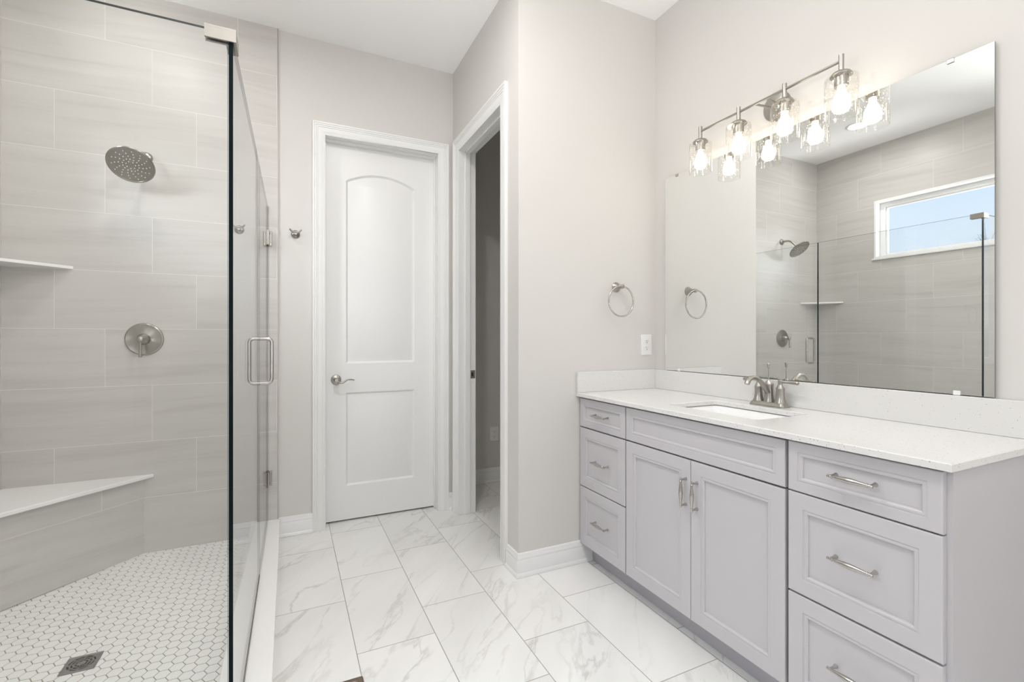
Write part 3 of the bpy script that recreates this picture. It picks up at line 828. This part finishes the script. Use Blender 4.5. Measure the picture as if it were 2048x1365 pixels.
lb = thing('drawer_cabinet', 'narrow grey three-drawer vanity unit against the short wall', 'cabinet', (1.70, 1.952, 0), g1)
carcass(lb, Y2 + 0.0004, Y3)
for z0, z1, f, hz in ((0.7415, 0.8925, 0.044, 0.8185), (0.4235, 0.7355, 0.062, 0.5785), (0.110, 0.4185, 0.062, 0.2680)):
    d = front('drawer', 1.7635, 2.1405, z0, z1, f, lb); pull(1.944, hz, d)
sb = thing('sink_cabinet', 'wide grey two-door vanity unit under the sink', 'cabinet', (1.70, 1.366, 0), g1)
carcass(sb, Y1 + 0.0004, Y2)
front('false_drawer', 0.9765, 1.7560, 0.7415, 0.8925, 0.046, sb)
d = front('cabinet_door', 1.3660, 1.7560, 0.110, 0.7355, 0.064, sb); pull(1.3875, 0.6075, d, True)
d = front('cabinet_door', 0.9765, 1.3635, 0.110, 0.7355, 0.064, sb); pull(1.3315, 0.6065, d, True)
rb = thing('drawer_cabinet', 'nearest grey three-drawer vanity unit at the right end', 'cabinet', (1.70, 0.768, 0), g1)
carcass(rb, Y0, Y1, True)
for z0, z1, f, hz in ((0.7415, 0.8945, 0.045, 0.8230), (0.4275, 0.7375, 0.062, 0.5870), (0.110, 0.4215, 0.062, 0.2710)):
    d = front('drawer', 0.5770, 0.9660, z0, z1, f, rb); pull(0.7715, hz, d)

# ------------------------------------------------------------------ countertop with sink cut-out
ct = thing('countertop', 'white speckled quartz vanity top with low backsplash', 'countertop', (1.68, 1.35, 0.902))
CX0, CX1, CY0, CY1, CZ0, CZ1 = 1.405, XR - 0.002, 0.552, YS - 0.002, 0.902, 0.922
SX0, SXX, SY0, SY1 = 1.527, 1.826, 1.150, 1.594
hole = [(x, y) for x, y in roundrect(SX0, SXX, SY0, SY1, 0.022, 5)]
out = [(CX0, CY0), (CX1, CY0), (CX1, CY1), (CX0, CY1)]
bv_ = 0.0025
mb = MB()
so = [(CX0 + bv_, CY0 + bv_), (CX1, CY0 + bv_), (CX1, CY1), (CX0 + bv_, CY1)]
hs = roundrect(SX0 - bv_, SXX + bv_, SY0 - bv_, SY1 + bv_, 0.022 + bv_, 5)
fl = so + hs[::-1]
tri = tessellate_polygon([[Vector((*p, 0)) for p in so], [Vector((*p, 0)) for p in hs[::-1]]])
mb.add([(p[0], p[1], CZ1) for p in fl], [tuple(t) for t in tri])
fl = out + hole[::-1]
tri = tessellate_polygon([[Vector((*p, 0)) for p in out], [Vector((*p, 0)) for p in hole[::-1]]])
mb.add([(p[0], p[1], CZ0) for p in fl], [tuple(t) for t in tri])
mb.loops([[(p[0], p[1], CZ0) for p in out], [(p[0], p[1], CZ1 - bv_) for p in out], [(p[0], p[1], CZ1) for p in so]], True)
mb.loops([[(p[0], p[1], CZ0) for p in hole], [(p[0], p[1], CZ1 - bv_) for p in hole], [(p[0], p[1], CZ1) for p in hs]], True)
link('top_slab', mb, M['quartz'], ct, smooth=30)
link('backsplash', MB().box(XR - 0.020, XR - 0.002, CY0, CY1, CZ1 + 0.0003, 1.0325), M['quartz'], ct, bevel=0.0015)
link('side_splash', MB().box(CX0, XR - 0.0203, CY1 - 0.018, CY1, CZ1 + 0.0003, 1.0325), M['quartz'], ct, bevel=0.0015)

# ------------------------------------------------------------------ sink
sk = thing('sink', 'white rectangular undermount sink in the quartz top', 'sink', (1.676, 1.372, 0.76))
L = []
for i_, z, r_ in ((-0.020, 0.8985, 0.035), (-0.006, 0.8985, 0.027), (-0.002, 0.8960, 0.024), (0.010, 0.868, 0.025), (0.022, 0.800, 0.035), (0.045, 0.772, 0.05), (0.090, 0.764, 0.05), (0.120, 0.762, 0.02)):
    L.append([(x, y, z) for x, y in roundrect(SX0 + i_, SXX - i_, SY0 + i_, SY1 - i_, r_, 6)])
L2 = [[(x, y, z - 0.006) for x, y, z in l] for l in L]
mb = MB().loops(L, True, False, True)
mb.loops([[(x, y, z) for x, y in roundrect(SX0 + i_, SXX - i_, SY0 + i_, SY1 - i_, r_, 6)] for i_, z, r_ in ((-0.020, 0.8985, 0.035), (-0.020, 0.890, 0.035), (0.004, 0.862, 0.025), (0.015, 0.790, 0.035), (0.09, 0.756, 0.05))], True, False, True)
link('basin', mb, M['ceramic'], sk, smooth=50)
link('sink_drain', MB().lathe([(0.022, 0.0), (0.022, 0.0025), (0.018, 0.004), (0.010, 0.0035), (0.0, 0.0035)], (1.69, 1.372, 0.7625), (0, 0, 1), 28), M['nickel'], sk, smooth=40)

# ------------------------------------------------------------------ faucet
FX, FY, FZ = 1.891, 1.367, CZ1 + 0.0005
fc = thing('faucet', 'brushed nickel two-handle faucet behind the sink', 'faucet', (FX, FY, FZ))
L = []
for i_, z in ((0.0, 0.0), (0.0, 0.004), (0.002, 0.006), (0.0065, 0.0165), (0.0085, 0.018)):
    L.append([(x, y, FZ + z) for x, y in roundrect(FX - 0.028 + i_, FX + 0.028 - i_, FY - 0.080 + i_, FY + 0.080 - i_, 0.010, 5)])
link('base_plate', MB().loops(L, True, True, True), M['nickel'], fc, smooth=25)
bell = [(0.0235, 0.017), (0.0230, 0.020), (0.0185, 0.032), (0.0160, 0.046), (0.0155, 0.072), (0.0168, 0.078), (0.0165, 0.081), (0.0095, 0.0935), (0.0085, 0.098), (0.0098, 0.102), (0.0098, 0.114), (0.0070, 0.117)]
for s_ in (-1, 1):
    hy_ = FY + s_ * 0.0515
    h = link('tap_handle', MB().lathe(bell, (FX, hy_, FZ), (0, 0, 1), 28), M['nickel'], fc, smooth=40)
    link('lever', MB().tube([(FX, hy_ + s_ * 0.006, FZ + 0.1085), (FX, hy_ + s_ * 0.020, FZ + 0.1085), (FX, hy_ + s_ * 0.024, FZ + 0.1085), (FX + 0.002, hy_ + s_ * 0.066, FZ + 0.1075), (FX + 0.002, hy_ + s_ * 0.074, FZ + 0.107), (FX + 0.002, hy_ + s_ * 0.077, FZ + 0.107)], [0.0062, 0.0062, 0.0050, 0.0066, 0.0082, 0.0060], 16), M['nickel'], h, smooth=50)
spt = link('spout', MB().lathe([(0.0225, 0.017), (0.0220, 0.020), (0.0185, 0.034), (0.0170, 0.050), (0.0170, 0.086), (0.0182, 0.092), (0.0178, 0.096), (0.0100, 0.110), (0.0075, 0.113)], (FX, FY, FZ), (0, 0, 1), 28), M['nickel'], fc, smooth=40)
P = [(FX + 0.000, FY, FZ + 0.050), (FX - 0.020, FY, FZ + 0.070), (FX - 0.045, FY, FZ + 0.098), (FX - 0.070, FY, FZ + 0.118), (FX - 0.092, FY, FZ + 0.127), (FX - 0.112, FY, FZ + 0.127), (FX - 0.128, FY, FZ + 0.119), (FX - 0.138, FY, FZ + 0.108), (FX - 0.142, FY, FZ + 0.100)]
link('spout_arm', MB().tube(P, [0.0130, 0.0130, 0.0125, 0.0118, 0.0112, 0.0110, 0.0108, 0.0108, 0.0108], 18, squash=[0.8, 0.75, 0.7, 0.68, 0.68, 0.7, 0.8, 0.9, 0.95]), M['nickel'], spt, smooth=60)
link('lift_rod', MB().lathe([(0.0022, 0.110), (0.0022, 0.163), (0.0058, 0.166), (0.0048, 0.172), (0.0068, 0.178), (0.0068, 0.183), (0.0045, 0.186)], (FX - 0.003, FY + 0.001, FZ), (0, 0, 1), 18), M['nickel'], fc, smooth=40)

# ------------------------------------------------------------------ mirror
mr = thing('mirror', 'large frameless mirror on the wall above the vanity', 'mirror', (1.95, 1.357, 1.0355))
MX = 1.947; my0, my1, mz0, mz1 = 0.6625, 2.0505, 1.0358, 2.1253
mb = MB()
vs = [(MX, my0, mz0), (MX, my1, mz0), (MX, my1, mz1), (MX, my0, mz1), (MX + 0.006, my0, mz0), (MX + 0.006, my1, mz0), (MX + 0.006, my1, mz1), (MX + 0.006, my0, mz1)]
mb.add(vs, [(0, 1, 2, 3)], 0)
mb.add(vs, [(4, 7, 6, 5), (0, 4, 5, 1), (1, 5, 6, 2), (2, 6, 7, 3), (3, 7, 4, 0)], 1)
link('mirror_glass', mb, [M['mirror'], plain('mirror_edge', (0.16, 0.16, 0.145, 1), 0.3)], mr)
for y, z, s_, mt in ((1.962, mz1, 1, 'bright'), (0.768, mz1, 1, 'bright'), (1.945, mz0, -1, 'plastic'), (0.752, mz0, -1, 'plastic')):
    mb = MB()
    mb.box(MX - 0.0035, MX - 0.0008, y - 0.009, y + 0.009, z - s_ * 0.012, z + s_ * 0.0012)
    mb.box(MX - 0.0035, XR - 0.0003, y - 0.009, y + 0.009, z + s_ * 0.0004, z + s_ * 0.0022)
    c = link('mirror_clip', mb, M[mt], mr, bevel=0.0012)
    if s_ < 0 : c['label'] = 'white plastic clip'

# ------------------------------------------------------------------ vanity light
LXX = 1.846; LY = (1.704, 1.485, 1.266, 1.046); LYC = 1.375
vl = thing('vanity_light', 'four-lamp brushed nickel vanity light with seeded glass shades', 'light fixture', (1.90, LYC, 2.24))
link('back_plate', MB().lathe([(0.062, 0.0005), (0.062, 0.012), (0.058, 0.018), (0.020, 0.022), (0.012, 0.024)], (XR, LYC, 2.243), (-1, 0, 0), 44), M['nickel'], vl, smooth=40)
for a in (-0.028, 0.028):
    link('light_arm', MB().tube([(XR - 0.018, LYC + a * 0.6, 2.243), (LXX, LYC + a, 2.243)], 0.0048, 12), M['nickel'], vl, smooth=50)
link('light_bar', MB().tube([(LXX, LY[3], 2.243), (LXX, LY[0], 2.243)], 0.0055, 14), M['nickel'], vl, smooth=50)
for y in LY:
    lh = link('lamp_holder', MB().lathe([(0.0088, 2.266), (0.0088, 2.206), (0.016, 2.204), (0.030, 2.198), (0.036, 2.190), (0.036, 2.1868), (0.0228, 2.1862), (0.0228, 2.148), (0.0205, 2.146), (0.0205, 2.150)], (LXX, y, 0), (0, 0, 1), 32), M['nickel'], vl, smooth=40)
    R_ = 0.0535; th = 0.0028; zt_, zb_ = 2.1855, 2.036
    prof = [(0.026, zt_), (R_ - 0.008, zt_), (R_ - 0.002, zt_ - 0.003), (R_, zt_ - 0.010), (R_, zb_ + 0.002), (R_ - th / 2, zb_), (R_ - th, zb_ + 0.002), (R_ - th, zt_ - 0.010), (R_ - th - 0.003, zt_ - th - 0.001), (0.026, zt_ - th), (0.026, zt_)]
    link('glass_shade', MB().lathe(prof, (LXX, y, 0), (0, 0, 1), 48, cap=False), M['shade'], lh, smooth=40)
    bp_ = [(0.012, 2.147), (0.0125, 2.135), (0.0165, 2.124), (0.0235, 2.110), (0.0285, 2.095), (0.0295, 2.085), (0.0270, 2.073), (0.0200, 2.063), (0.0100, 2.0575), (0.0, 2.0565)]
    link('bulb', MB().lathe(bp_, (LXX, y, 0), (0, 0, 1), 28), M['bulb'], lh, smooth=60)

# ------------------------------------------------------------------ towel ring
tr_ = thing('towel_ring', 'brushed nickel towel ring on the short wall', 'towel ring', (1.675, YS, 1.50))
link('ring_mount', MB().lathe([(0.0285, 0.0005), (0.0285, 0.004), (0.025, 0.008), (0.013, 0.030), (0.0095, 0.040), (0.0095, 0.048), (0.0120, 0.052), (0.0120, 0.062), (0.008, 0.066)], (1.672, YS, 1.503), (0, -1, 0), 32), M['nickel'], tr_, smooth=40)
link('hanging_ring', MB().tube([(1.664 + 0.084 * math.sin(2 * PI * k / 64), YS - 0.057, 1.421 + 0.084 * math.cos(2 * PI * k / 64)) for k in range(64)], 0.0048, 12, closed=True), M['bright'], tr_, smooth=60)

# ------------------------------------------------------------------ outlets
def outlet(label, x, y, z, grp):
    t = thing('wall_outlet', label, 'outlet', (x, y, z), grp)
    L = [[(px, y - d, pz) for px, pz in roundrect(x - 0.0385 + i_, x + 0.0385 - i_, z - 0.0605 + i_, z + 0.0605 - i_, 0.005, 4)] for i_, d in ((0, 0.0004), (0, 0.003), (0.002, 0.0048), (0.004, 0.0052))]
    link('cover_plate', MB().loops(L, True, True, True), M['plastic'], t, smooth=40)
    for s_ in (-1, 1):
        zc = z + s_ * 0.0195
        rc = link('receptacle', MB().lathe([(0.0172, 0.0051), (0.0172, 0.0066), (0.016, 0.0070)], (x, y, zc), (0, -1, 0), 28), M['plastic'], t, smooth=40)
        mb = MB()
        mb.box(x - 0.0072, x - 0.0054, y - 0.0073, y - 0.0069, zc, zc + 0.0085).box(x + 0.0054, x + 0.0072, y - 0.0073, y - 0.0069, zc + 0.001, zc + 0.0078)
        mb.lathe([(0.0026, 0.0069), (0.0026, 0.0073)], (x, y, zc - 0.0065), (0, -1, 0), 14)
        link('socket_slots', mb, M['dark'], rc)
    link('plate_screw', MB().lathe([(0.003, 0.0051), (0.003, 0.0058), (0.002, 0.0062)], (x, y, z), (0, -1, 0), 14), M['plastic'], t, smooth=40)
outlet('white outlet below the towel ring', 1.8905, YS, 1.1765, 'white wall outlets')
outlet('white outlet low on the wall through the open doorway', 1.573, YE, 0.402, 'white wall outlets')

# ------------------------------------------------------------------ recessed ceiling lights; those outside the shower are added fill
def can(label, x, y, mat):
    t = thing('recessed_light', label, 'ceiling light', (x, y, ZC), 'recessed ceiling lights')
    link('trim_ring', MB().lathe([(0.092, -0.0004), (0.092, -0.004), (0.088, -0.007), (0.078, -0.008), (0.070, -0.005), (0.070, -0.0004)], (x, y, ZC), (0, 0, 1), 40, cap=False), M['trim'], t, smooth=40)
    link('lens', MB().lathe([(0.0, -0.0035), (0.0695, -0.0035)], (x, y, ZC), (0, 0, 1), 40, cap=False), M[mat], t)
can('round recessed ceiling light over the shower, seen in the mirror', -0.66, 2.44, 'lens_s')
can('added recessed fill light over the walkway between shower and doorway', 0.40, 1.65, 'lens')
can('added recessed fill light just behind the camera', 0.28, -0.30, 'lens')
can('added recessed fill light nearest the rear wall', 0.28, -1.9, 'lens')

# ------------------------------------------------------------------ bare tree outside the window
random.seed(5)
tree = thing('bare_tree', 'bare winter tree outside the shower window', 'tree', (-9.0, 4.65, -0.35))
mbT = MB(); mbB = MB()
def grow(p, d, l, r, depth, mb):
    q = p + d * l
    mb.tube([p, (p + q) / 2 + Vector((random.uniform(-1, 1), random.uniform(-1, 1), 0)) * l * 0.06, q], [r, r * 0.85, r * 0.7], 5, cap=False)
    if depth == 0: return
    for k in range(3 if depth > 1 else 4):
        a = Vector((random.uniform(-1, 1), random.uniform(-1, 1), random.uniform(-0.1, 0.9)))
        grow(p + (q - p) * random.uniform(0.55, 1.0), (d * 0.8 + a * 0.75).normalized(), l * random.uniform(0.6, 0.8), r * 0.55, depth - 1, mbB)
grow(Vector((-9.0, 4.65, -0.35)), Vector((0, 0, 1)), 1.63, 0.045, 5, mbT)
link('trunk', mbT, M['bark'], tree); link('branches', mbB, M['bark'], tree)

for o in list(sc.objects):
    if 'w' in o: del o['w']
